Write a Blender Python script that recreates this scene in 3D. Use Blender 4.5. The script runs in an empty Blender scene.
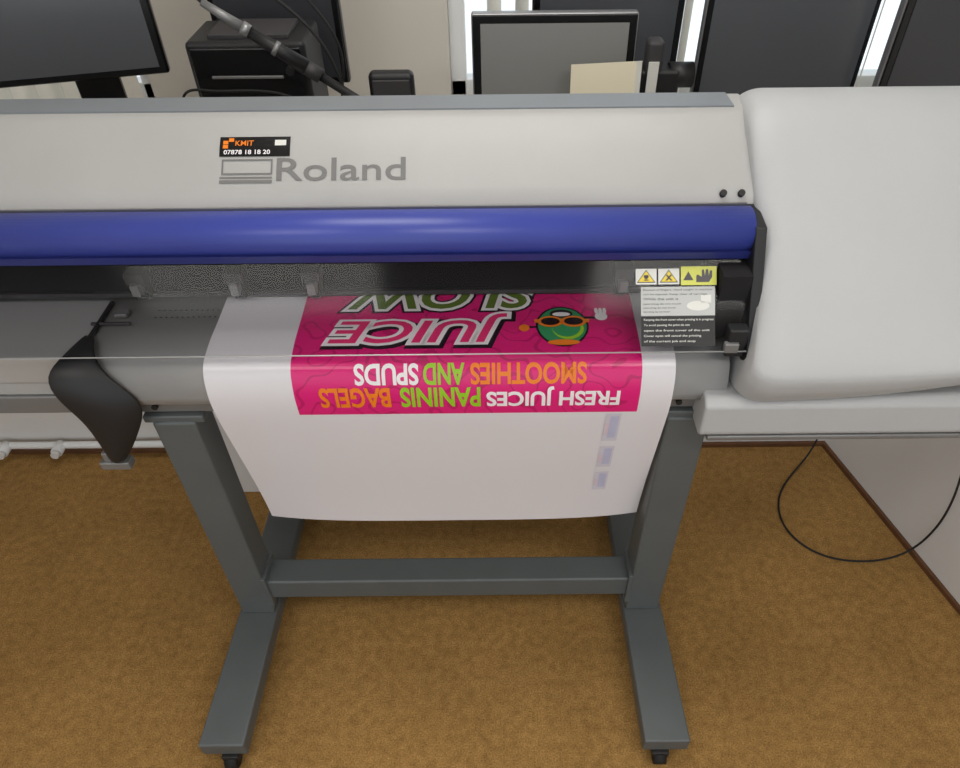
import bpy, bmesh, math, random
from mathutils import Vector, Matrix
random.seed(3)
C = bpy.context.scene.collection
CZ = 1.83

# ---------------- materials ----------------
def srgb(r, g, b):
    def f(c):
        c /= 255.0
        return c/12.92 if c <= .04045 else ((c+.055)/1.055)**2.4
    return (f(r), f(g), f(b), 1)

def mat(name, col, rough=.5, metal=0, var=0, vscale=8, bump=0, bscale=200, spec=.5):
    m = bpy.data.materials.new(name); m.use_nodes = True
    nt = m.node_tree; b = nt.nodes['Principled BSDF']
    b.inputs['Base Color'].default_value = col
    b.inputs['Roughness'].default_value = rough
    b.inputs['Metallic'].default_value = metal
    b.inputs['Specular IOR Level'].default_value = spec
    tc = nt.nodes.new('ShaderNodeTexCoord')
    if var:
        n = nt.nodes.new('ShaderNodeTexNoise'); n.inputs['Scale'].default_value = vscale
        n.inputs['Detail'].default_value = 5
        nt.links.new(tc.outputs['Object'], n.inputs['Vector'])
        r = nt.nodes.new('ShaderNodeValToRGB')
        r.color_ramp.elements[0].position = .3; r.color_ramp.elements[1].position = .7
        r.color_ramp.elements[0].color = tuple(c*(1-var) for c in col[:3])+(1,)
        r.color_ramp.elements[1].color = tuple(min(1, c*(1+var)) for c in col[:3])+(1,)
        nt.links.new(n.outputs['Fac'], r.inputs['Fac'])
        nt.links.new(r.outputs['Color'], b.inputs['Base Color'])
    if bump:
        n2 = nt.nodes.new('ShaderNodeTexNoise'); n2.inputs['Scale'].default_value = bscale
        nt.links.new(tc.outputs['Object'], n2.inputs['Vector'])
        bp = nt.nodes.new('ShaderNodeBump'); bp.inputs['Strength'].default_value = bump
        bp.inputs['Distance'].default_value = .002
        nt.links.new(n2.outputs['Fac'], bp.inputs['Height'])
        nt.links.new(bp.outputs['Normal'], b.inputs['Normal'])
    return m

def emis(name, col, st):
    m = bpy.data.materials.new(name); m.use_nodes = True
    b = m.node_tree.nodes['Principled BSDF']
    b.inputs['Base Color'].default_value = col
    b.inputs['Emission Color'].default_value = col
    b.inputs['Emission Strength'].default_value = st
    return m

M_COVER = mat('cover_plastic', srgb(168, 167, 165), .42, var=.03, vscale=5, bump=.15, bscale=900)
M_CAP = mat('cap_plastic', srgb(180, 181, 182), .5, var=.02, vscale=4, bump=.25, bscale=700)
M_TOP = mat('top_grey_plastic', srgb(122, 127, 132), .5, var=.04)
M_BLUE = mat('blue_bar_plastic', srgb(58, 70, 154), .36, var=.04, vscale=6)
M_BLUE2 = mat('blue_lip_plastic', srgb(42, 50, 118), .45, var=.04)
M_STEEL = mat('brushed_steel', srgb(188, 188, 188), .34, .35, var=.05, vscale=3)
M_STEEL2 = mat('grey_metal', srgb(135, 135, 135), .45, .5, var=.06)
M_STAND = mat('stand_grey_paint', srgb(90, 95, 96), .45, .1, var=.05, vscale=10)
M_DARK = mat('dark_plastic', srgb(26, 26, 28), .5, var=.1)
M_INT = mat('interior_matt_black', srgb(34, 33, 35), .8, var=.1, spec=.2)
M_DARK2 = mat('interior_charcoal', srgb(56, 54, 56), .6, var=.1)
M_BLACK = mat('black_gloss', srgb(12, 12, 14), .25, var=.1)
M_SCREEN = mat('screen_glass', srgb(80, 82, 86), .22, var=.05, vscale=2)
M_SCREEN2 = mat('screen_glass_light', srgb(132, 132, 130), .25, var=.05, vscale=2)
M_SCREEN3 = mat('screen_glass_dark', srgb(56, 57, 61), .2, var=.05, vscale=2)
M_SILVER = mat('silver_bezel', srgb(150, 150, 152), .35, .6, var=.03)
M_PAPER = mat('vinyl_paper', srgb(224, 221, 225), .28, var=.012, vscale=2)
M_WHITE = mat('ink_white', srgb(240, 236, 238), .35, var=.01)
M_GREEN = mat('ink_green', srgb(150, 200, 40), .35, var=.02)
M_OLIVE = mat('ink_olive', srgb(96, 118, 44), .35, var=.02)
M_ORANGE = mat('ink_orange', srgb(238, 128, 30), .35, var=.02)
M_INKBLK = mat('ink_black', srgb(30, 14, 26), .35, var=.02)
M_PINK = mat('ink_pink', srgb(232, 48, 116), .35, var=.02)
M_DGREEN = mat('ink_dark_green', srgb(52, 146, 92), .35, var=.02)
M_STRIP = mat('ink_registration', srgb(208, 204, 216), .35, var=.04, vscale=40)
M_STRIP2 = mat('ink_registration_blue', srgb(188, 188, 214), .35, var=.05, vscale=40)
M_STRIP3 = mat('ink_registration_rose', srgb(214, 196, 206), .35, var=.05, vscale=40)
M_YEL = mat('label_yellow', srgb(226, 200, 50), .4, var=.02)
M_YG = mat('label_yellow_green', srgb(206, 208, 84), .4, var=.02)
M_LABW = mat('label_white', srgb(214, 214, 208), .4, var=.02)
M_LABG = mat('label_grey', srgb(182, 184, 182), .4, var=.02)
M_LOGO = mat('logo_grey', srgb(112, 111, 110), .5, var=.02)
M_WALL = mat('wall_paint', srgb(206, 200, 190), .8, var=.02, vscale=2, bump=.1)
M_WALLW = mat('counter_white_panel', srgb(218, 216, 214), .6, var=.02, vscale=2)
M_CEIL = mat('ceiling_tiles', srgb(225, 225, 222), .9, var=.02)
M_WOOD = mat('brown_plinth', srgb(96, 62, 36), .6, var=.15, vscale=20)
M_FRAME = mat('window_frame_upvc', srgb(225, 226, 226), .4, var=.01)
M_BLIND = mat('blind_fabric', srgb(226, 221, 210), .8, var=.04, vscale=30)
M_NOTE = mat('note_cream', srgb(222, 214, 190), .7, var=.02)
M_RUB = mat('rubber_black', srgb(20, 20, 20), .7, var=.1)
M_LIGHT = emis('light_panel_diffuser', (1, .98, .95, 1), 2.5)

# carpet
M_CARPET = bpy.data.materials.new('carpet_ochre'); M_CARPET.use_nodes = True
nt = M_CARPET.node_tree; b = nt.nodes['Principled BSDF']; b.inputs['Roughness'].default_value = .95
b.inputs['Specular IOR Level'].default_value = .1
tc = nt.nodes.new('ShaderNodeTexCoord')
n1 = nt.nodes.new('ShaderNodeTexNoise'); n1.inputs['Scale'].default_value = 260; n1.inputs['Detail'].default_value = 3
n2 = nt.nodes.new('ShaderNodeTexNoise'); n2.inputs['Scale'].default_value = 4; n2.inputs['Detail'].default_value = 6
n3 = nt.nodes.new('ShaderNodeTexNoise'); n3.inputs['Scale'].default_value = 45; n3.inputs['Detail'].default_value = 6
for n in (n1, n2, n3): nt.links.new(tc.outputs['Object'], n.inputs['Vector'])
r1 = nt.nodes.new('ShaderNodeValToRGB'); r1.color_ramp.elements[0].position = .3; r1.color_ramp.elements[1].position = .72
r1.color_ramp.elements[0].color = srgb(134, 101, 55); r1.color_ramp.elements[1].color = srgb(182, 145, 91)
nt.links.new(n1.outputs['Fac'], r1.inputs['Fac'])
r2 = nt.nodes.new('ShaderNodeValToRGB'); r2.color_ramp.elements[0].position = .3; r2.color_ramp.elements[1].position = .75
r2.color_ramp.elements[0].color = (.84, .82, .79, 1); r2.color_ramp.elements[1].color = (1.08, 1.06, 1.04, 1)
nt.links.new(n2.outputs['Fac'], r2.inputs['Fac'])
r3 = nt.nodes.new('ShaderNodeValToRGB'); r3.color_ramp.elements[0].position = .3; r3.color_ramp.elements[1].position = .7
r3.color_ramp.elements[0].color = (.78, .76, .72, 1); r3.color_ramp.elements[1].color = (1.12, 1.12, 1.12, 1)
nt.links.new(n3.outputs['Fac'], r3.inputs['Fac'])
mx = nt.nodes.new('ShaderNodeMix'); mx.data_type = 'RGBA'; mx.blend_type = 'MULTIPLY'; mx.inputs[0].default_value = 1
nt.links.new(r1.outputs['Color'], mx.inputs[6]); nt.links.new(r2.outputs['Color'], mx.inputs[7])
mx2 = nt.nodes.new('ShaderNodeMix'); mx2.data_type = 'RGBA'; mx2.blend_type = 'MULTIPLY'; mx2.inputs[0].default_value = 1
nt.links.new(mx.outputs[2], mx2.inputs[6]); nt.links.new(r3.outputs['Color'], mx2.inputs[7])
nt.links.new(mx2.outputs[2], b.inputs['Base Color'])
bp = nt.nodes.new('ShaderNodeBump'); bp.inputs['Strength'].default_value = .5; bp.inputs['Distance'].default_value = .003
nt.links.new(n1.outputs['Fac'], bp.inputs['Height']); nt.links.new(bp.outputs['Normal'], b.inputs['Normal'])

# magenta print with bubble outlines
M_MAG = bpy.data.materials.new('ink_magenta_pattern'); M_MAG.use_nodes = True
nt = M_MAG.node_tree; b = nt.nodes['Principled BSDF']; b.inputs['Roughness'].default_value = .28
tc = nt.nodes.new('ShaderNodeTexCoord')
nz = nt.nodes.new('ShaderNodeTexNoise'); nz.inputs['Scale'].default_value = 11; nz.inputs['Detail'].default_value = 1
nt.links.new(tc.outputs['Object'], nz.inputs['Vector'])
ma = nt.nodes.new('ShaderNodeMath'); ma.operation = 'MULTIPLY'; ma.inputs[1].default_value = 7
nt.links.new(nz.outputs['Fac'], ma.inputs[0])
fr = nt.nodes.new('ShaderNodeMath'); fr.operation = 'FRACT'; nt.links.new(ma.outputs[0], fr.inputs[0])
rr = nt.nodes.new('ShaderNodeValToRGB'); e = rr.color_ramp.elements
rr.color_ramp.interpolation = 'CONSTANT'
e[0].position = 0; e[0].color = srgb(192, 20, 100)
e[1].position = .16; e[1].color = srgb(220, 28, 118)
nt.links.new(fr.outputs[0], rr.inputs['Fac']); nt.links.new(rr.outputs['Color'], b.inputs['Base Color'])

# smoked clear cover
M_CLEAR = bpy.data.materials.new('smoked_acrylic'); M_CLEAR.use_nodes = True
nt = M_CLEAR.node_tree; nt.nodes.clear()
o = nt.nodes.new('ShaderNodeOutputMaterial'); t = nt.nodes.new('ShaderNodeBsdfTransparent'); g = nt.nodes.new('ShaderNodeBsdfGlossy')
t.inputs['Color'].default_value = (.86, .86, .87, 1); g.inputs['Roughness'].default_value = .1
fz = nt.nodes.new('ShaderNodeFresnel'); fz.inputs['IOR'].default_value = 1.25
ms = nt.nodes.new('ShaderNodeMixShader')
nt.links.new(fz.outputs[0], ms.inputs[0]); nt.links.new(t.outputs[0], ms.inputs[1]); nt.links.new(g.outputs[0], ms.inputs[2])
nt.links.new(ms.outputs[0], o.inputs[0])

# ---------------- helpers ----------------
def empty(name, loc=(0, 0, 0)):
    e = bpy.data.objects.new(name, None); C.objects.link(e); e.location = loc
    e.empty_display_size = .1
    return e

def mesh_obj(name, verts, faces, m, parent=None, smooth=False, bevel=0, seg=3, solid=0):
    me = bpy.data.meshes.new(name); me.from_pydata([tuple(v) for v in verts], [], faces); me.update()
    bm = bmesh.new(); bm.from_mesh(me); bmesh.ops.recalc_face_normals(bm, faces=bm.faces); bm.to_mesh(me); bm.free()
    ob = bpy.data.objects.new(name, me); C.objects.link(ob); me.materials.append(m)
    if parent: ob.parent = parent
    if solid:
        s = ob.modifiers.new('solid', 'SOLIDIFY'); s.thickness = solid; s.offset = 0
    if bevel:
        bv = ob.modifiers.new('bevel', 'BEVEL'); bv.width = bevel; bv.segments = seg; bv.limit_method = 'ANGLE'; bv.angle_limit = math.radians(35)
    if smooth or bevel:
        for p in me.polygons: p.use_smooth = True
        if bevel:
            bv.harden_normals = False
            w = ob.modifiers.new('wn', 'WEIGHTED_NORMAL'); w.keep_sharp = True
    return ob

BF = [(0, 1, 2, 3), (4, 7, 6, 5), (0, 4, 5, 1), (1, 5, 6, 2), (2, 6, 7, 3), (3, 7, 4, 0)]
def box(name, x0, x1, y0, y1, z0, z1, m, parent=None, bevel=0, seg=3):
    v = [(x0, y0, z0), (x1, y0, z0), (x1, y1, z0), (x0, y1, z0), (x0, y0, z1), (x1, y0, z1), (x1, y1, z1), (x0, y1, z1)]
    return mesh_obj(name, v, BF, m, parent, bevel=bevel, seg=seg)

def extrude_x(name, pts, x0, x1, m, parent, smooth=False, bevel=0):
    n = len(pts)
    v = [(x0, y, z) for y, z in pts]+[(x1, y, z) for y, z in pts]
    f = [(i, (i+1) % n, n+(i+1) % n, n+i) for i in range(n)]
    f += [tuple(range(n)), tuple(range(2*n-1, n-1, -1))]
    ob = mesh_obj(name, v, f, m, parent, bevel=bevel)
    if smooth:
        for p in ob.data.polygons: p.use_smooth = len(p.vertices) == 4
    return ob

def tube(name, pts, r, m, parent=None, cyc=False):
    cu = bpy.data.curves.new(name, 'CURVE'); cu.dimensions = '3D'; cu.bevel_depth = r; cu.bevel_resolution = 4; cu.use_fill_caps = True
    s = cu.splines.new('NURBS'); s.points.add(len(pts)-1)
    for p, q in zip(s.points, pts): p.co = (*q, 1)
    s.use_endpoint_u = True; s.order_u = 4 if len(pts) > 3 else 2; s.use_cyclic_u = cyc
    cu.materials.append(m)
    ob = bpy.data.objects.new(name, cu); C.objects.link(ob)
    if parent: ob.parent = parent
    return ob

def cyl(name, p0, p1, r, m, parent=None, r2=None, n=24):
    p0, p1 = Vector(p0), Vector(p1); d = (p1-p0).normalized()
    a = d.orthogonal().normalized(); bq = d.cross(a); r2 = r if r2 is None else r2
    v = []; f = []
    for p, rad in ((p0, r), (p1, r2)):
        for i in range(n):
            t = 2*math.pi*i/n; v.append(p+a*math.cos(t)*rad+bq*math.sin(t)*rad)
    f = [(i, (i+1) % n, n+(i+1) % n, n+i) for i in range(n)]+[tuple(range(n)), tuple(range(2*n-1, n-1, -1))]
    ob = mesh_obj(name, v, f, m, parent)
    for p in ob.data.polygons: p.use_smooth = len(p.vertices) == 4
    return ob

def text_geo(txt, offset=0, shear=0, spacing=1.0):
    """flat text geometry as verts, faces and unoffset bounding box"""
    def mk(off):
        cu = bpy.data.curves.new('tmp', 'FONT'); cu.body = txt; cu.offset = off; cu.shear = shear; cu.resolution_u = 4
        cu.space_character = spacing; cu.fill_mode = 'FRONT'
        ob = bpy.data.objects.new('tmp', cu); C.objects.link(ob)
        bpy.context.view_layer.update()
        dg = bpy.context.evaluated_depsgraph_get()
        me = bpy.data.meshes.new_from_object(ob.evaluated_get(dg))
        vs = [v.co.copy() for v in me.vertices]; fs = [tuple(p.vertices) for p in me.polygons]
        bpy.data.objects.remove(ob); bpy.data.meshes.remove(me); bpy.data.curves.remove(cu)
        return vs, fs
    vs0, fs0 = mk(0)
    bb = (min(v.x for v in vs0), max(v.x for v in vs0), min(v.y for v in vs0), max(v.y for v in vs0))
    vs, fs = (vs0, fs0) if offset == 0 else mk(offset)
    out = [((v.x-bb[0])/(bb[1]-bb[0]), (v.y-bb[2])/(bb[3]-bb[2])) for v in vs]
    return out, fs

def mapped(name, geo, fn, m, parent, cuts=0):
    """place flat (a,b) geometry on a surface via fn(a,b)->xyz; cuts subdivides along b"""
    vs, fs = geo
    bm = bmesh.new()
    bv = [bm.verts.new((a, b_, 0)) for a, b_ in vs]
    for f in fs:
        try: bm.faces.new([bv[i] for i in f])
        except ValueError: pass
    if cuts:
        lo = min(v[1] for v in vs); hi = max(v[1] for v in vs)
        for i in range(1, cuts):
            z = lo+(hi-lo)*i/cuts
            bmesh.ops.bisect_plane(bm, geom=bm.verts[:]+bm.edges[:]+bm.faces[:], plane_co=(0, z, 0), plane_no=(0, 1, 0))
    for v in bm.verts: v.co = Vector(fn(v.co.x, v.co.y))
    bmesh.ops.recalc_face_normals(bm, faces=bm.faces)
    me = bpy.data.meshes.new(name); bm.to_mesh(me); bm.free(); me.materials.append(m)
    ob = bpy.data.objects.new(name, me); C.objects.link(ob); ob.parent = parent
    return ob

RECT = ([(0, 0), (1, 0), (1, 1), (0, 1)], [(0, 1, 2, 3)])
def disc(n=28): return ([(.5+.5*math.cos(2*math.pi*i/n), .5+.5*math.sin(2*math.pi*i/n)) for i in range(n)], [tuple(range(n))])

def chaikin(pts, it=2, q=.25):
    for _ in range(it):
        o = []
        n = len(pts)
        for i in range(n):
            a, b_ = pts[i], pts[(i+1) % n]
            o.append((a[0]*(1-q)+b_[0]*q, a[1]*(1-q)+b_[1]*q)); o.append((a[0]*q+b_[0]*(1-q), a[1]*q+b_[1]*(1-q)))
        pts = o
    return pts

# ---------------- room ----------------
YB = 2.30
box('floor', -2.6, 2.3, -2.2, 2.5, -.05, 0, M_CARPET)
box('ceiling', -2.6, 2.3, -2.2, 2.5, 2.7, 2.76, M_CEIL)
box('wall_left', -2.66, -2.6, -2.2, 2.5, 0, 2.7, M_WALL)
box('wall_right', 2.24, 2.3, -2.2, 2.5, 0, 2.7, M_WALL)
# back wall with two window openings
wins = [(-2.2, -1.08), (-.14, 1.9)]; WZ0, WZ1 = .93, 2.2
wv = []; wf = []
def addbox(x0, x1, y0, y1, z0, z1):
    k = len(wv)
    wv.extend([(x0, y0, z0), (x1, y0, z0), (x1, y1, z0), (x0, y1, z0), (x0, y0, z1), (x1, y0, z1), (x1, y1, z1), (x0, y1, z1)])
    wf.extend([tuple(i+k for i in f) for f in BF])
addbox(-2.6, 2.24, YB, YB+.15, 0, WZ0); addbox(-2.6, 2.24, YB, YB+.15, WZ1, 2.7)
addbox(-2.6, wins[0][0], YB, YB+.15, WZ0, WZ1); addbox(wins[0][1], wins[1][0], YB, YB+.15, WZ0, WZ1); addbox(wins[1][1], 2.24, YB, YB+.15, WZ0, WZ1)
mesh_obj('wall_back', wv, wf, M_WALL)
M_GLASS = bpy.data.materials.new('window_glass'); M_GLASS.use_nodes = True
nt = M_GLASS.node_tree; nt.nodes.clear(); o = nt.nodes.new('ShaderNodeOutputMaterial'); t = nt.nodes.new('ShaderNodeBsdfTransparent')
t.inputs['Color'].default_value = (.97, .99, 1, 1); nt.links.new(t.outputs[0], o.inputs[0])
for i, (a, b_) in enumerate(wins):
    w = empty('window_%d' % (i+1))
    t_ = .05
    box('frame_bottom', a, b_, YB+.05, YB+.11, WZ0, WZ0+t_, M_FRAME, w, .004)
    box('frame_top', a, b_, YB+.05, YB+.11, WZ1-t_, WZ1, M_FRAME, w, .004)
    box('frame_side_1', a, a+t_, YB+.05, YB+.11, WZ0, WZ1, M_FRAME, w, .004)
    box('frame_side_2', b_-t_, b_, YB+.05, YB+.11, WZ0, WZ1, M_FRAME, w, .004)
    box('frame_mullion', (a+b_)/2-.03, (a+b_)/2+.03, YB+.05, YB+.11, WZ0, WZ1, M_FRAME, w, .004)
    box('glass_pane', a+t_, b_-t_, YB+.075, YB+.081, WZ0+t_, WZ1-t_, M_GLASS, w)
    bl = empty('vertical_blind')
    box('headrail', a-.03, b_+.03, YB-.06, YB-.01, WZ1, WZ1+.05, M_FRAME, bl, .004)
    v = []; f = []
    x = a+(.03 if i == 0 else .14)
    while x < b_:
        k = len(v); dx, dy = .020, .038
        for (sx, zz) in ((-1, .95), (1, .95), (1, WZ1), (-1, WZ1)):
            v.append((x+sx*dx, YB-.05+sx*dy, zz))
        f.append((k, k+1, k+2, k+3)); x += .080
    mesh_obj('slats', v, f, M_BLIND, bl, solid=.002)

for i, (lx, ly) in enumerate(((-1.1, -.2), (1.0, -.2), (0, 1.3))):
    L = empty('ceiling_light')
    box('housing', lx-.6, lx+.6, ly-.3, ly+.3, 2.665, 2.7, M_FRAME, L, .004)
    box('diffuser', lx-.57, lx+.57, ly-.27, ly+.27, 2.66, 2.667, M_LIGHT, L)
    ld = bpy.data.lights.new('lamp', 'AREA'); ld.shape = 'RECTANGLE'; ld.size = 1.1; ld.size_y = .5
    ld.energy = (7, 12, 10)[i]; ld.color = (1, .97, .93)
    lo = bpy.data.objects.new('lamp', ld); C.objects.link(lo); lo.location = (lx, ly, 2.65); lo.parent = L

# counter behind and to the right of the printer
cnt = empty('storage_counter')
CT = .94
foot = [(-2.595, 1.656), (1.109, 1.656), (1.279, 1.02), (1.60, -.18), (2.235, -.18), (2.235, YB-.005), (-2.595, YB-.005)]
def prism(name, poly, z0, z1, m, parent, bevel=0):
    n = len(poly); v = [(x, y, z0) for x, y in poly]+[(x, y, z1) for x, y in poly]
    f = [(i, (i+1) % n, n+(i+1) % n, n+i) for i in range(n)]+[tuple(range(n)), tuple(range(2*n-1, n-1, -1))]
    return mesh_obj(name, v, f, m, parent, bevel=bevel)
prism('carcass', foot, .0, CT-.03, M_WALLW, cnt)
prism('worktop', foot, CT-.03, CT, M_WALLW, cnt)
pl = [(-2.595, 1.656), (1.109, 1.656), (1.279, 1.02), (1.60, -.18), (1.592, -.182), (1.268, 1.018), (1.1, 1.644), (-2.595, 1.644)]
prism('plinth', pl, 0, .016, M_WOOD, cnt)

# small pipe with valves low on the left
pipe = empty('wall_pipe')
cyl('pipe', (-2.4, 1.63, .06), (-.6, 1.63, .06), .012, M_FRAME, pipe)
for k, xx in enumerate((-1.46, -1.64)):
    cyl('valve_body_%d' % k, (xx, 1.635, .06), (xx, 1.595, .06), .018, M_FRAME, pipe)
    cyl('valve_tip_%d' % k, (xx, 1.595, .06), (xx, 1.58, .06), .013, M_WALLW, pipe)

cb = empty('cardboard_box')
box('body', -.9, .1, 1.47, 1.615, 0, .36, M_WALLW, cb, .004)
box('lid_flap', -.905, .105, 1.466, 1.616, .345, .37, M_FRAME, cb, .003)

# ---------------- stand ----------------
st = empty('printer_stand')
XL, XR = -.637, .373
FT = CZ-1.73
for k, xx in enumerate((XL, XR)):
    s_ = -1 if k == 0 else 1
    v = []
    for (yy, off, hw) in ((.650, .010, .053), (1.02, .002, .050), (1.40, .0, .050)):
        cx_ = xx+off*s_
        v += [(cx_-hw, yy, FT-.05), (cx_+hw, yy, FT-.05), (cx_+hw, yy, FT), (cx_-hw, yy, FT)]
    f = [(0, 1, 2, 3), (8, 11, 10, 9)]
    for q in (0, 4):
        for j in range(4): f.append((q+j, q+(j+1) % 4, q+4+(j+1) % 4, q+4+j))
    mesh_obj('foot_%d' % k, v, f, M_STAND, st, bevel=.005)
    box('upright_%d' % k, xx-.043, xx+.043, .985, 1.065, FT, .82, M_STAND, st, .006)
    box('top_bracket_%d' % k, xx-.06, xx+.06, .99, 1.30, .815, .833, M_STAND, st, .004)
    for q, yy in enumerate((.672, 1.36)):
        cyl('caster_stem_%d%d' % (k, q), (xx, yy, FT-.05), (xx, yy, .03), .012, M_STEEL2, st)
        cyl('caster_wheel_%d%d' % (k, q), (xx-.014, yy-.02, .022), (xx+.014, yy-.02, .022), .022, M_RUB, st)
        box('caster_fork_%d%d' % (k, q), xx-.02, xx+.02, yy-.03, yy+.015, .025, .05, M_DARK, st, .003)
box('crossbar', XL+.04, XR-.04, .99, 1.06, CZ-1.665, CZ-1.592, M_STAND, st, .006)
for k, xx in enumerate((XL+.045, XR-.045)):
    box('joint_plate_%d' % k, xx-.006, xx+.006, .982, 1.068, CZ-1.69, CZ-1.57, M_STAND, st, .002)

# ---------------- printer ----------------
pr = empty('large_format_printer')
BX0, BX1 = -1.06, .462
cover = [(1.138, 1.188), (1.15, 1.213), (1.165, 1.224), (1.225, 1.272), (1.272, 1.302), (1.295, 1.3105), (1.362, 1.3075), (1.372, 1.29), (1.40, 1.2), (1.42, .90), (1.205, .90), (1.205, 1.19)]
extrude_x('front_cover_housing', cover, BX0, BX1-.002, M_COVER, pr, bevel=.004)
extrude_x('top_strip', [(1.292, 1.305), (1.292, 1.3125), (1.360, 1.3105), (1.360, 1.303)], BX0, BX1-.03, M_TOP, pr)
box('cover_seam', BX0, BX1-.02, 1.1395, 1.16, 1.193, 1.2, M_STEEL2, pr)
# blue handle bar
prof = [(1.112+.043*math.cos(t)*1.0, 1.166+.038*math.sin(t)) for t in [2*math.pi*i/36 for i in range(36)]]
extrude_x('blue_handle_bar', prof, BX0, .444, M_BLUE, pr, smooth=True)
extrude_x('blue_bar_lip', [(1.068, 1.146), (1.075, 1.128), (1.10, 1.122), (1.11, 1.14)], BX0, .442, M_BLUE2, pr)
# clear cover
PA, PB = Vector((0, .97, 1.003)), Vector((0, 1.086, 1.132))
pn = Vector((0, -(PB-PA).z, (PB-PA).y)).normalized()
def panel(x, t, off=0):
    p = PA+(PB-PA)*t+pn*off
    return (x, p.y, p.z)
v = [panel(BX0, 0), panel(.44, 0), panel(.44, 1), panel(BX0, 1)]
mesh_obj('clear_front_cover', v, [(0, 1, 2, 3)], M_CLEAR, pr)
cyl('cover_edge_strip', panel(BX0, 0), panel(.44, 0), .0013, M_STEEL, pr)
# interior
box('interior_back_plate', BX0, .455, 1.168, 1.204, .993, 1.19, M_INT, pr)
box('interior_side_block', .392, .442, 1.03, 1.17, .988, 1.12, M_INT, pr)
box('carriage_rail', BX0, .392, 1.150, 1.17, 1.075, 1.095, M_INT, pr, .003)
box('heater_strip', BX0, .392, 1.160, 1.169, .997, 1.006, M_DARK2, pr)
for k, xx in enumerate((-.685, -.498, -.352, .24)):
    box('pinch_block_%d' % k, xx-.018, xx+.018, 1.130, 1.165, 1.045, 1.070, M_DARK2, pr, .003)
    box('pinch_lever_%d' % k, xx-.008, xx+.008, 1.120, 1.15, 1.025, 1.050, M_STEEL2, pr, .002)
    box('pinch_arm_%d' % k, xx-.012, xx+.012, 1.14, 1.165, 1.005, 1.045, M_DARK, pr, .002)
# platen + curved apron
AX0, AX1 = -.765, .425
apr = [(1.205, .985), (1.03, .9785), (1.006, .972), (.986, .957), (.974, .93), (.970, .90), (.974, .882), (1.0, .872), (1.205, .87)]
extrude_x('curved_apron', apr, AX0, AX1, M_STEEL, pr, smooth=True)
box('left_table', BX0, AX0-.002, 1.0, 1.205, .915, .978, M_STEEL, pr, .004)
box('left_table_front', BX0, AX0+.0, 1.006, 1.205, .88, .916, M_COVER, pr, .003)
box('steel_beam', BX0, .40, 1.0, 1.40, .835, .880, M_STEEL2, pr, .004)
for k, xx in enumerate((-.665, .35, -.45)):
    cyl('beam_screw_%d' % k, (xx, .998, .855), (xx, .992, .855), .006, M_DARK, pr)
# perforation dots and edge guide
v = []; f = []
for i in range(16):
    for j in range(2):
        cx, cy = -.66+i*.0105, 1.11+j*.022; k = len(v)
        v += [(cx+.0018*math.cos(a*math.pi/4), cy+.0018*math.sin(a*math.pi/4), .9838+.001) for a in range(8)]; f.append(tuple(range(k, k+8)))
mesh_obj('vacuum_holes', v, f, M_DARK, pr)
box('edge_guide', -.775, -.70, 1.085, 1.092, .984, .990, M_DARK2, pr, .002)
box('edge_guide_bar', -.765, -.757, 1.02, 1.16, .982, .99, M_DARK, pr, .002)
box('edge_guide_tab', -.74, -.715, 1.11, 1.13, .984, .992, M_STEEL2, pr, .002)
# black end deflector: thin curved moulded sheet (grid of two edges, then smoothed)
outer = [(-.765, 1.055, .994), (-.785, .995, .990), (-.812, .952, .976), (-.802, .942, .925), (-.778, .945, .870), (-.775, .950, .80), (-.776, .955, .745)]
inner = [(-.748, 1.050, .992), (-.735, 1.00, .988), (-.715, .975, .965), (-.680, .966, .925), (-.660, .966, .885), (-.695, .962, .82), (-.742, .957, .748)]
v = []; f = []; NC = 4
for o_, i_ in zip(outer, inner):
    for c in range(NC+1):
        t = c/NC; p_ = Vector(o_).lerp(Vector(i_), t); p_.y -= .012*math.sin(math.pi*t)
        v.append(p_)
for r_ in range(len(outer)-1):
    for c in range(NC):
        q = r_*(NC+1)+c; f.append((q, q+1, q+NC+2, q+NC+1))
dfl = mesh_obj('end_deflector', v, f, M_DARK, pr, smooth=True, solid=.006)
sb = dfl.modifiers.new('sub', 'SUBSURF'); sb.levels = 2; sb.render_levels = 2
box('deflector_clip', -.80, -.740, .95, .975, .722, .742, M_STEEL2, pr, .003)
box('deflector_clip_hook', -.79, -.775, .955, .975, .735, .765, M_STEEL2, pr, .003)

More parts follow.
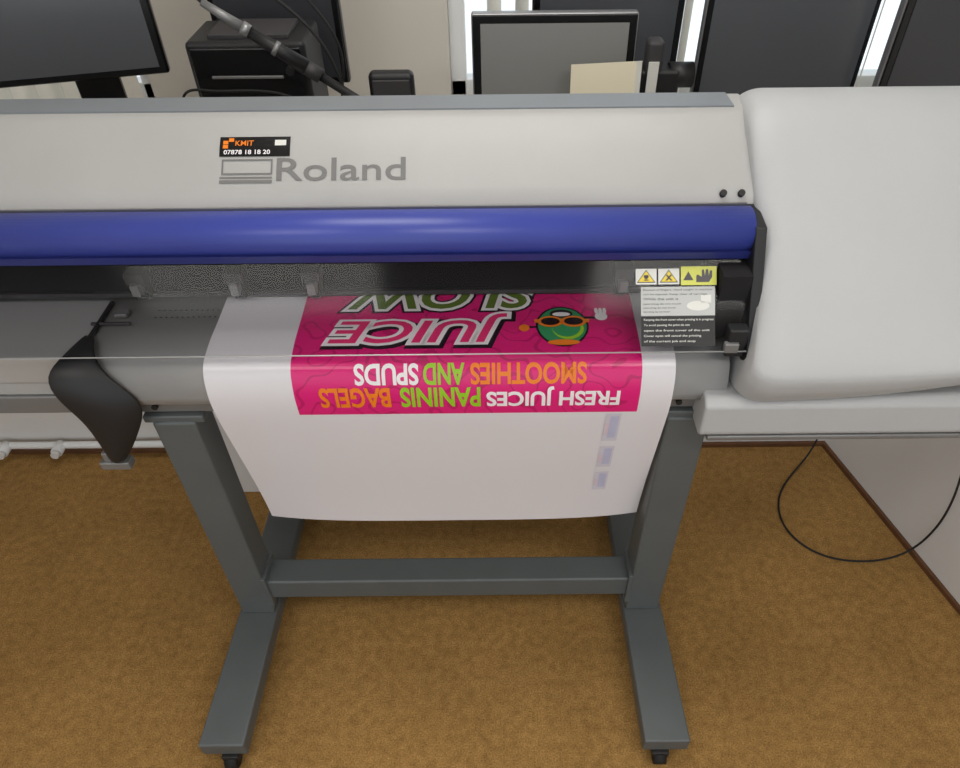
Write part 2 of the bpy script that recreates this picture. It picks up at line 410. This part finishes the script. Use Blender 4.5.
# end caps
def cap(name, x0, x1, flip=False):
    base = [(1.44, 1.262), (1.345, 1.330), (1.235, 1.336), (1.08, 1.175), (.925, 1.022), (.900, .990), (.912, .945), (.955, .885), (1.2, .87), (1.44, .87)]
    base = chaikin(base, 3, .20)
    n = len(base); cy = sum(p[0] for p in base)/n; cz = sum(p[1] for p in base)/n
    r = .045; N = 10; xs = []
    for i in range(N+1):
        a = math.pi/2*i/N; xs.append((r*(1-math.cos(a)), r*(1-math.sin(a))))
    st_ = [(x0+dx, ins) for dx, ins in xs]+[(x0+(x1-x0)*q/8, 0) for q in range(2, 7)]+[(x1-dx, ins) for dx, ins in reversed(xs)]
    v = []; f = []
    for x, ins in st_:
        tt = (x-x0)/(x1-x0)
        if flip: tt = 1-tt
        for (y, z) in base:
            d = Vector((cy-y, cz-z)); L = d.length
            k = ins*.8/L
            yy, zz = y+d.x*k, z+d.y*k
            w = max(0, min(1, (1.06-z)/.18)) * max(0, min(1, (1.1-y)/.15))
            zz += .055*w*tt*tt*1.6
            yy += .03*tt*tt*w
            # the lower front flares toward the middle of the machine
            fl = max(0, min(1, (1.08-z)/.12))*max(0, 1-tt*5)
            # the top front edge leans toward the middle as well
            ft = max(0, min(1, (z-1.18)/.15))*max(0, 1-tt*5)
            xx = x+(1 if flip else -1)*(.022*fl+.012*ft)
            v.append((xx, yy, zz))
    S = len(st_)
    for s in range(S-1):
        for i in range(n):
            f.append((s*n+i, s*n+(i+1) % n, (s+1)*n+(i+1) % n, (s+1)*n+i))
    f.append(tuple(range(n))); f.append(tuple(range((S-1)*n, S*n)))
    ob = mesh_obj(name, v, f, M_CAP, pr, smooth=True)
    return ob
cap('right_end_cap', .458, 1.07)
cap('left_end_cap', -1.55, -1.05, True)
def flange(name, x0, x1):
    fl = [(.945, .815), (.935, .827), (.937, .895), (.955, .908), (1.40, .908), (1.40, .81)]
    extrude_x(name, fl, x0, x1, M_CAP, pr, bevel=.006)
flange('right_lower_tray', .382, 1.09); flange('left_lower_tray', -1.55, -1.0)
box('right_tray_rim', .40, 1.09, .938, .955, .804, .816, M_STEEL2, pr, .003)
# dark side plate between clear cover and cap
sp = [(.968, .99), (1.075, 1.19), (1.21, 1.205), (1.21, .90), (.985, .90)]
extrude_x('side_plate', sp, .442, .462, M_DARK, pr, bevel=.003)
box('cover_latch', .405, .44, .975, 1.0, .985, 1.045, M_DARK, pr, .004)
box('cover_latch_tab', .40, .425, .968, .98, 1.0, 1.02, M_STEEL2, pr, .002)
for k, xx in enumerate((.398, .43)):
    cyl('cover_screw_%d' % k, (xx, 1.155, 1.207), (xx, 1.146, 1.218), .006, M_DARK, pr)

# logo on sloping cover
Q0, Q1 = Vector((0, 1.165, 1.224)), Vector((0, 1.225, 1.272))
Q2 = Vector((0, 1.272, 1.302))
LQ = (Q1-Q0).length
def slope(x, s, off=.0012):
    if s <= LQ: dd_ = (Q1-Q0).normalized(); p = Q0+dd_*s
    else: dd_ = (Q2-Q1).normalized(); p = Q1+dd_*(s-LQ)
    p = p+Vector((0, -dd_.z, dd_.y))*off
    return (x, p.y, p.z)
def slope_fn(x0, x1, s0, s1, off=.0012): return lambda a, b_: slope(x0+(x1-x0)*a, s0+(s1-s0)*b_, off)
mapped('logo_text', text_geo('Roland', .008, 0, 1.0), slope_fn(-.387, -.160, .014, .056), M_LOGO, pr)
def frame_rect(name, x0, x1, s0, s1, w, m):
    for i, (a, b_, c, d) in enumerate(((x0, x1, s0, s0+w), (x0, x1, s1-w, s1), (x0, x0+w, s0+w, s1-w), (x1-w, x1, s0+w, s1-w))):
        mapped('%s_%d' % (name, i), RECT, slope_fn(a, b_, c, d), m, pr)
frame_rect('logo_screen', -.485, -.395, .026, .055, .003, M_LOGO)
mapped('logo_line_1', RECT, slope_fn(-.488, -.395, .010, .016), M_LOGO, pr)
mapped('logo_line_2', RECT, slope_fn(-.488, -.395, .019, .022), M_LOGO, pr)
mapped('contact_sticker', RECT, slope_fn(-.49, -.365, .060, .098, .0014), M_BLACK, pr, cuts=6)
mapped('sticker_text_top', text_geo('KMIT', .01), slope_fn(-.462, -.43, .080, .090, .0022), M_ORANGE, pr)
mapped('sticker_text_phone', text_geo('07878 18 18 20', .015), slope_fn(-.482, -.40, .064, .072, .0022), M_WHITE, pr)
for i, (a, s) in enumerate(((-.484, .083), (-.484, .075), (-.474, .088))):
    mapped('sticker_square_%d' % i, RECT, slope_fn(a, a+.009, s, s+.007, .0022), M_ORANGE, pr)
mapped('sticker_badge', RECT, slope_fn(-.392, -.372, .080, .091, .0022), M_LABW, pr)

# warning labels on clear cover
def panel_fn(x0, x1, t0, t1, off=.0015): return lambda a, b_: panel(x0+(x1-x0)*a, t0+(t1-t0)*b_, off)
TRI = ([(0, 0), (1, 0), (.5, 1)], [(0, 1, 2)])
for k, xx in enumerate((.245, .285)):
    mapped('warning_label_%d' % k, RECT, panel_fn(xx, xx+.037, .69, .85), M_LABW, pr)
    mapped('warning_triangle_edge_%d' % k, TRI, panel_fn(xx+.002, xx+.035, .708, .84, .0018), M_INKBLK, pr)
    mapped('warning_triangle_%d' % k, TRI, panel_fn(xx+.0045, xx+.0325, .717, .827, .0022), M_YEL, pr)
    mapped('warning_mark_%d' % k, text_geo('x' if k else '!', .02), panel_fn(xx+.013+.002*(1-k), xx+.024-.002*(1-k), .73, .785, .0026), M_INKBLK, pr)
mapped('caution_label', RECT, panel_fn(.325, .388, .68, .87), M_YG, pr)
mapped('caution_hand', ([(0, 0), (.8, 0), (1, .4), (1, .9), (.85, .9), (.8, .5), (.75, 1), (.6, 1), (.55, .5), (.48, 1), (.35, .95), (.35, .4), (.1, .6), (0, .5)], [tuple(range(14))]), panel_fn(.352, .380, .71, .84, .002), M_INKBLK, pr)
mapped('caution_triangle', TRI, panel_fn(.329, .347, .73, .82, .002), M_INKBLK, pr)
mapped('notice_label', RECT, panel_fn(.254, .385, .37, .665), M_LABG, pr)
mapped('notice_hand', disc(), panel_fn(.335, .375, .42, .52, .002), M_LABW, pr)
mapped('notice_finger', RECT, panel_fn(.36, .378, .50, .58, .002), M_LABW, pr)
for i, s in enumerate(('Beware of fingers. Hand caught in machine', 'can be injured. Keep clear of carriage.', 'While the unit is')):
    mapped('notice_text_%d' % i, text_geo(s, 0), panel_fn(.258, (.38, .372, .32)[i], .62-.045*i, .645-.045*i, .002), M_INKBLK, pr)
for i in range(3):
    mapped('notice_text_low_%d' % i, text_geo('operating do not touch', 0), panel_fn(.258, .325-.01*i, .48-.04*i, .50-.04*i, .002), M_INKBLK, pr)
mapped('instruction_label', RECT, panel_fn(.254, .385, .06, .365), M_DARK, pr)
for i, s in enumerate(('Keeping the front cover when printing is in progress', 'To avoid pausing the print do not', 'open the front cover of the unit', 'Cover open will cancel the printing', 'of the current job and stop')):
    mapped('instruction_text_%d' % i, text_geo(s, .01), panel_fn(.259, (.382, .34, .375, .36, .35)[i], .315-.055*i, .342-.055*i, .002), M_LABW, pr)

# ---------------- printed sheet ----------------
ctrl = [(1.016, .455), (1.004, .58), (.98, .74), (.961, .87), (.9625, .93), (.981, .969), (1.03, .9825), (1.10, .986), (1.167, .990)]
dense = []
def cr(p0, p1, p2, p3, t):
    return tuple(.5*((2*p1[i])+(-p0[i]+p2[i])*t+(2*p0[i]-5*p1[i]+4*p2[i]-p3[i])*t*t+(-p0[i]+3*p1[i]-3*p2[i]+p3[i])*t**3) for i in (0, 1))
ext = [(1.02, .33)]+ctrl+[(1.25, .994)]
for i in range(1, len(ext)-2):
    for k in range(12): dense.append(cr(ext[i-1], ext[i], ext[i+1], ext[i+2], k/12))
dense.append(ctrl[-1])
S = [0]
for a, b_ in zip(dense, dense[1:]): S.append(S[-1]+math.hypot(b_[0]-a[0], b_[1]-a[1]))
i0 = min(range(len(dense)), key=lambda i: abs(dense[i][1]-.868)+(abs(dense[i][0]-.96)))
s_ref = S[i0]; S = [s-s_ref for s in S]
def psurf(x, s, off=0):
    s = max(S[0], min(S[-1]-1e-6, s))
    lo = 0
    while lo < len(S)-2 and S[lo+1] < s: lo += 1
    t = (s-S[lo])/(S[lo+1]-S[lo]); a, b_ = dense[lo], dense[lo+1]
    ty, tz = b_[0]-a[0], b_[1]-a[1]; L = math.hypot(ty, tz)
    ny, nz_ = -tz/L, ty/L
    # edges of the free-hanging part curl gently backwards
    e_ = abs((x+.106)/.429); curl = .018*max(0, -s/.42)*e_**4
    return (x, a[0]+(b_[0]-a[0])*t+ny*off+curl, a[1]+(b_[1]-a[1])*t+nz_*off)
sh = empty('printed_banner')
v = []; f = []
PX0, PX1 = -.535, .323
NXS = 24
for s in S:
    for q in range(NXS+1): v.append(psurf(PX0+(PX1-PX0)*q/NXS, s))
for i in range(len(S)-1):
    for q in range(NXS):
        k = i*(NXS+1)+q; f.append((k, k+1, k+NXS+2, k+NXS+1))
mesh_obj('vinyl_sheet', v, f, M_PAPER, sh, smooth=True)
def pf(xL, xR, s0, s1, off):  # upright geometry (no flip)
    return lambda a, b_: psurf(xL+(xR-xL)*a, s0+(s1-s0)*b_, off)
def pt(xR, xL, s_low, s_high, off):  # upside down text: reads right to left, tops toward free edge
    return lambda a, b_: psurf(xR-(xR-xL)*a, s_high-(s_high-s_low)*b_, off)
mapped('magenta_field', RECT, pf(-.376, .262, -.006, S[-1]-.001, .0008), M_MAG, sh, cuts=60)
T = .0016
def ptxt(name, txt, uR, uL, sl, sh_, m, off=.03, o=T, shear=0, cuts=8):
    mapped(name, text_geo(txt, off, shear), pt(uR, uL, sl, sh_, o), m, sh, cuts=cuts)
k1 = 1.345/719
ptxt('print_fresh_juices', 'FRESH JUICES', (618-498)*k1, (487-498)*k1, .016, .060, M_WHITE)
ptxt('print_paninis', 'PANINIS', (480-498)*k1, (402-498)*k1, .016, .060, M_GREEN)
ptxt('print_bagels', 'BAGELS', (391-498)*k1, (322-498)*k1, .016, .060, M_ORANGE)
k2 = 1.31/719
ptxt('print_smoothies', 'SMOOTHIES', (586-498)*k2, (471-498)*k2, .068, .106, M_ORANGE)
ptxt('print_and', 'AND', (464-498)*k2, (424-498)*k2, .068, .106, M_GREEN)
ptxt('print_spuds', 'SPUDS', (418-498)*k2, (355-498)*k2, .068, .106, M_WHITE)
k3 = 1.355/719
a_, b2 = (507-498)*k3, (332-498)*k3
ptxt('print_juice_shadow', 'JUICE', a_+.004, b2+.004, .148, .228, M_INKBLK, .12, .0013, .25)
ptxt('print_juice_outline', 'JUICE', a_, b2, .153, .232, M_WHITE, .085, .0018, .25)
ptxt('print_juice_fill', 'JUICE', a_, b2, .153, .232, M_PINK, .015, .0023, .25)
k4 = 1.41/719
a_, b2 = (532-498)*k4, (352-498)*k4
ptxt('print_slow_shadow', 'SLOW', a_, b2, .250, .325, M_INKBLK, .12, .0013, .2)
ptxt('print_slow_outline', 'SLOW', a_, b2, .250, .325, M_WHITE, .08, .0018, .2)
ptxt('print_slow_fill', 'SLOW', a_, b2, .250, .325, M_OLIVE, .02, .0023, .2)
# fruit mascot (upside down like the rest of the print)
cx0 = (563-498)*k3
D = disc()
def dd(name, cx, cs, rx, rs, m, off): mapped(name, D, pf(cx-rx, cx+rx, cs-rs, cs+rs, off), m, sh, cuts=6)
dd('mascot_outline', cx0, .196, .050, .056, M_INKBLK, .0013)
dd('mascot_body', cx0, .196, .046, .052, M_DGREEN, .0016)
dd('mascot_highlight', cx0+.01, .188, .030, .030, M_GREEN, .0018)
dd('mascot_highlight_inner', cx0+.007, .191, .027, .027, M_DGREEN, .0020)
dd('mascot_mouth', cx0, .230, .022, .012, M_INKBLK, .0024)
dd('mascot_teeth', cx0, .228, .017, .006, M_WHITE, .0028)
mapped('mascot_glasses_bridge', RECT, pf(cx0-.052, cx0+.052, .204, .214, .0024), M_ORANGE, sh)
for j, o_ in enumerate((-.022, .022)):
    dd('mascot_glasses_%d' % j, cx0+o_, .207, .024, .016, M_ORANGE, .0026)
    dd('mascot_lens_%d' % j, cx0+o_, .207, .018, .011, M_INKBLK, .0030)
dd('mascot_hat_brim', cx0, .150, .030, .007, M_ORANGE, .0022)
dd('mascot_hand', cx0+.076, .222, .012, .012, M_WHITE, .0018)
for i in range(3): dd('mascot_finger_%d' % i, cx0+.068+.008*i, .238, .0035, .009, M_WHITE, .0019)
mapped('mascot_arm', RECT, pf(cx0+.04, cx0+.068, .216, .222, .0015), M_INKBLK, sh)
mapped('mascot_arm_left', RECT, pf(cx0-.07, cx0-.04, .19, .195, .0015), M_INKBLK, sh)
dd('mascot_hand_left', cx0-.072, .190, .010, .010, M_ORANGE, .0018)
# registration patches
for i, (xa, s0, s1) in enumerate(((.205, -.105, -.012), (.205, -.205, -.125), (.205, -.30, -.225))):
    mapped('colour_patch_%d' % i, RECT, pf(xa, xa+.030, s0, s1, .0008), M_STRIP, sh, cuts=8)
    mapped('colour_patch_core_%d' % i, RECT, pf(xa+.010, xa+.026, s0+.012, s1-.008, .0012), M_STRIP2, sh, cuts=6)
    mapped('colour_patch_edge_%d' % i, RECT, pf(xa+.001, xa+.009, s0+.02, s1-.03, .0012), M_STRIP3, sh, cuts=6)

# ---------------- devices on the counter ----------------
def monitor(x0, x1, y, z0, z1, yaw=0, tilt=0, scr=M_SCREEN, bez=.018, body=M_BLACK, edge=None, name='computer_monitor', nk=.03, nx=0):
    cx = (x0+x1)/2; w = (x1-x0)/2; h = z1-z0
    e = empty(name, (cx, y, CT))
    zb = z0-CT
    hd = empty('head', (0, 0, zb)); hd.parent = e
    hd.rotation_euler = (-tilt, 0, 0)
    box('casing', -w, w, 0, .03, 0, h, edge or body, hd, .006)
    box('bezel', -w+.003, w-.003, -.004, .01, .003, h-.003, body, hd, .003)
    box('screen', -w+bez, w-bez, -.006, .0, bez, h-bez, scr, hd)
    box('rear_housing', -w*.5, w*.5, .03, .055, h*.2, h*.8, M_DARK, hd, .008)
    box('neck', nx-nk, nx+nk, .03, .055, .01, zb+h*.4, M_BLACK, e, .005)
    box('base', nx-.11, nx+.11, -.04, .12, 0, .014, M_BLACK, e, .005)
    e.rotation_euler = (0, 0, yaw)
    return e
m1 = monitor(-1.225, -.778, 1.735, 1.205, 1.54, yaw=math.radians(14), tilt=.05, scr=M_SCREEN, nk=.05, nx=.05)
mapped('brand_mark', text_geo('acer', .01), lambda a, b_: (-.02+.03*a, -.0065, .005+.007*b_), M_SILVER, m1.children[0])
monitor(-.73, -.395, 2.0, 1.10, 1.42, scr=M_SCREEN3)
monitor(-.056, .347, 1.85, 1.03, 1.312, scr=M_SCREEN2, bez=.022, tilt=.03, edge=M_SILVER)
monitor(.10, .50, 2.05, 1.09, 1.45, scr=M_SCREEN, bez=.02)
monitor(.505, .92, 1.86, 1.02, 1.50, scr=M_SCREEN, bez=.016, edge=M_SILVER)
monitor(.925, 1.36, 1.76, 1.0, 1.42, scr=M_SCREEN3, bez=.02, edge=M_SILVER)

eb = empty('desktop_computer')
box('case', -.72, -.44, 1.755, 1.93, CT, 1.285, M_DARK, eb, .012)
box('front_panel', -.71, -.45, 1.748, 1.76, CT+.01, 1.275, M_BLACK, eb, .006)
box('front_slot', -.67, -.50, 1.745, 1.75, 1.205, 1.212, M_STEEL2, eb, .002)
cyl('power_knob', (-.48, 1.748, 1.225), (-.48, 1.735, 1.225), .010, M_DARK, eb)
box('top_ridge', -.67, -.48, 1.78, 1.90, 1.28, 1.295, M_DARK2, eb, .004)

mic = empty('boom_microphone')
A = Vector((-.61, 1.69, 1.375)); B = Vector((-.03, 1.715, .962)); d = (B-A)
def along(t): return A+d*t
cyl('boom_lower', along(.34), along(1), .010, M_DARK, mic)
cyl('collar', along(.30), along(.36), .017, M_DARK2, mic)
cyl('handle', along(.12), along(.31), .012, M_DARK, mic, r2=.018)
cyl('grip_ring', along(.095), along(.12), .015, M_SILVER, mic)
cyl('grip_ring_lower', along(.2), along(.215), .0165, M_STEEL2, mic)
cyl('tip', along(-.03), along(.10), .008, M_STEEL2, mic, r2=.012)
cyl('base_disc', (-.02, 1.72, CT+.001), (-.02, 1.72, CT+.022), .05, M_DARK, mic)
tube('cable_1', [along(-.03), (-.66, 1.69, 1.42), (-.62, 1.7, 1.46), (-.5, 1.7, 1.42), (-.40, 1.7, 1.33), (-.36, 1.7, 1.25), (-.34, 1.72, 1.1), (-.3, 1.72, CT+.005)], .0035, M_RUB, mic)
tube('cable_2', [(-.47, 1.70, 1.47), (-.43, 1.7, 1.42), (-.37, 1.71, 1.35), (-.335, 1.72, 1.25), (-.37, 1.72, 1.17), (-.4, 1.72, CT+.005)], .003, M_RUB, mic)
tube('cable_3', [(-.745, 1.71, CT+.005), (-.755, 1.71, 1.15), (-.73, 1.71, 1.205), (-.66, 1.70, 1.19), (-.55, 1.7, 1.20), (-.45, 1.7, 1.18), (-.4, 1.72, 1.1)], .003, M_RUB, mic)

sp_ = empty('desk_speaker')
box('cabinet', -.312, -.20, 1.80, 1.84, CT, 1.195, M_DARK, sp_, .015, 5)
box('grille', -.302, -.21, 1.796, 1.805, CT+.02, 1.18, M_DARK2, sp_, .003)

cr_ = empty('card_reader')
box('body', .355, .455, 1.80, 1.87, CT, 1.195, M_DARK, cr_, .01)
box('head', .365, .405, 1.79, 1.84, 1.19, 1.265, M_DARK2, cr_, .01)
box('receipt', .37, .395, 1.785, 1.79, 1.13, 1.22, M_LABW, cr_)
cyl('roll', (.43, 1.83, 1.175), (.49, 1.83, 1.175), .030, M_DARK, cr_)
box('keypad', .37, .44, 1.793, 1.80, 1.05, 1.14, M_STEEL2, cr_, .002)
nb = empty('paper_note')
mesh_obj('sheet', [(.185, 1.76, CT), (.345, 1.75, CT), (.345, 1.79, 1.222), (.185, 1.80, 1.212)], [(0, 1, 2, 3)], M_NOTE, nb, solid=.002)
mesh_obj('fold', [(.342, 1.748, CT), (.352, 1.74, CT), (.352, 1.78, 1.226), (.342, 1.79, 1.222)], [(0, 1, 2, 3)], M_LABW, nb, solid=.002)

# loose cable
tube('power_cable', [(1.04, 1.60, .81), (1.05, 1.62, .4), (1.07, 1.62, .05), (1.0, 1.56, .006), (.93, 1.49, .005), (.875, 1.41, .005), (.865, 1.30, .005), (.93, 1.21, .005), (1.04, 1.18, .005), (1.17, 1.19, .01), (1.225, 1.19, .12), (1.20, 1.17, .37), (1.10, 1.2, .70), (1.0, 1.25, .80)], .0030, M_RUB)

# ---------------- world / camera ----------------
w = bpy.data.worlds.new('World'); bpy.context.scene.world = w; w.use_nodes = True
bg = w.node_tree.nodes['Background']; bg.inputs[0].default_value = (.91, .96, 1, 1); bg.inputs[1].default_value = 1.25

cam = bpy.data.cameras.new('cam'); co = bpy.data.objects.new('camera', cam); C.objects.link(co)
cam.sensor_width = 36; cam.lens = 719/960*36; cam.shift_x = -18/960; cam.clip_start = .02
co.location = (0, 0, CZ)
p = math.radians(42.85)
co.rotation_euler = (Matrix.Rotation(math.pi/2-p, 4, 'X') @ Matrix.Rotation(-.010, 4, 'Z')).to_euler()
bpy.context.scene.camera = co
bpy.context.scene.view_settings.view_transform = 'Standard'
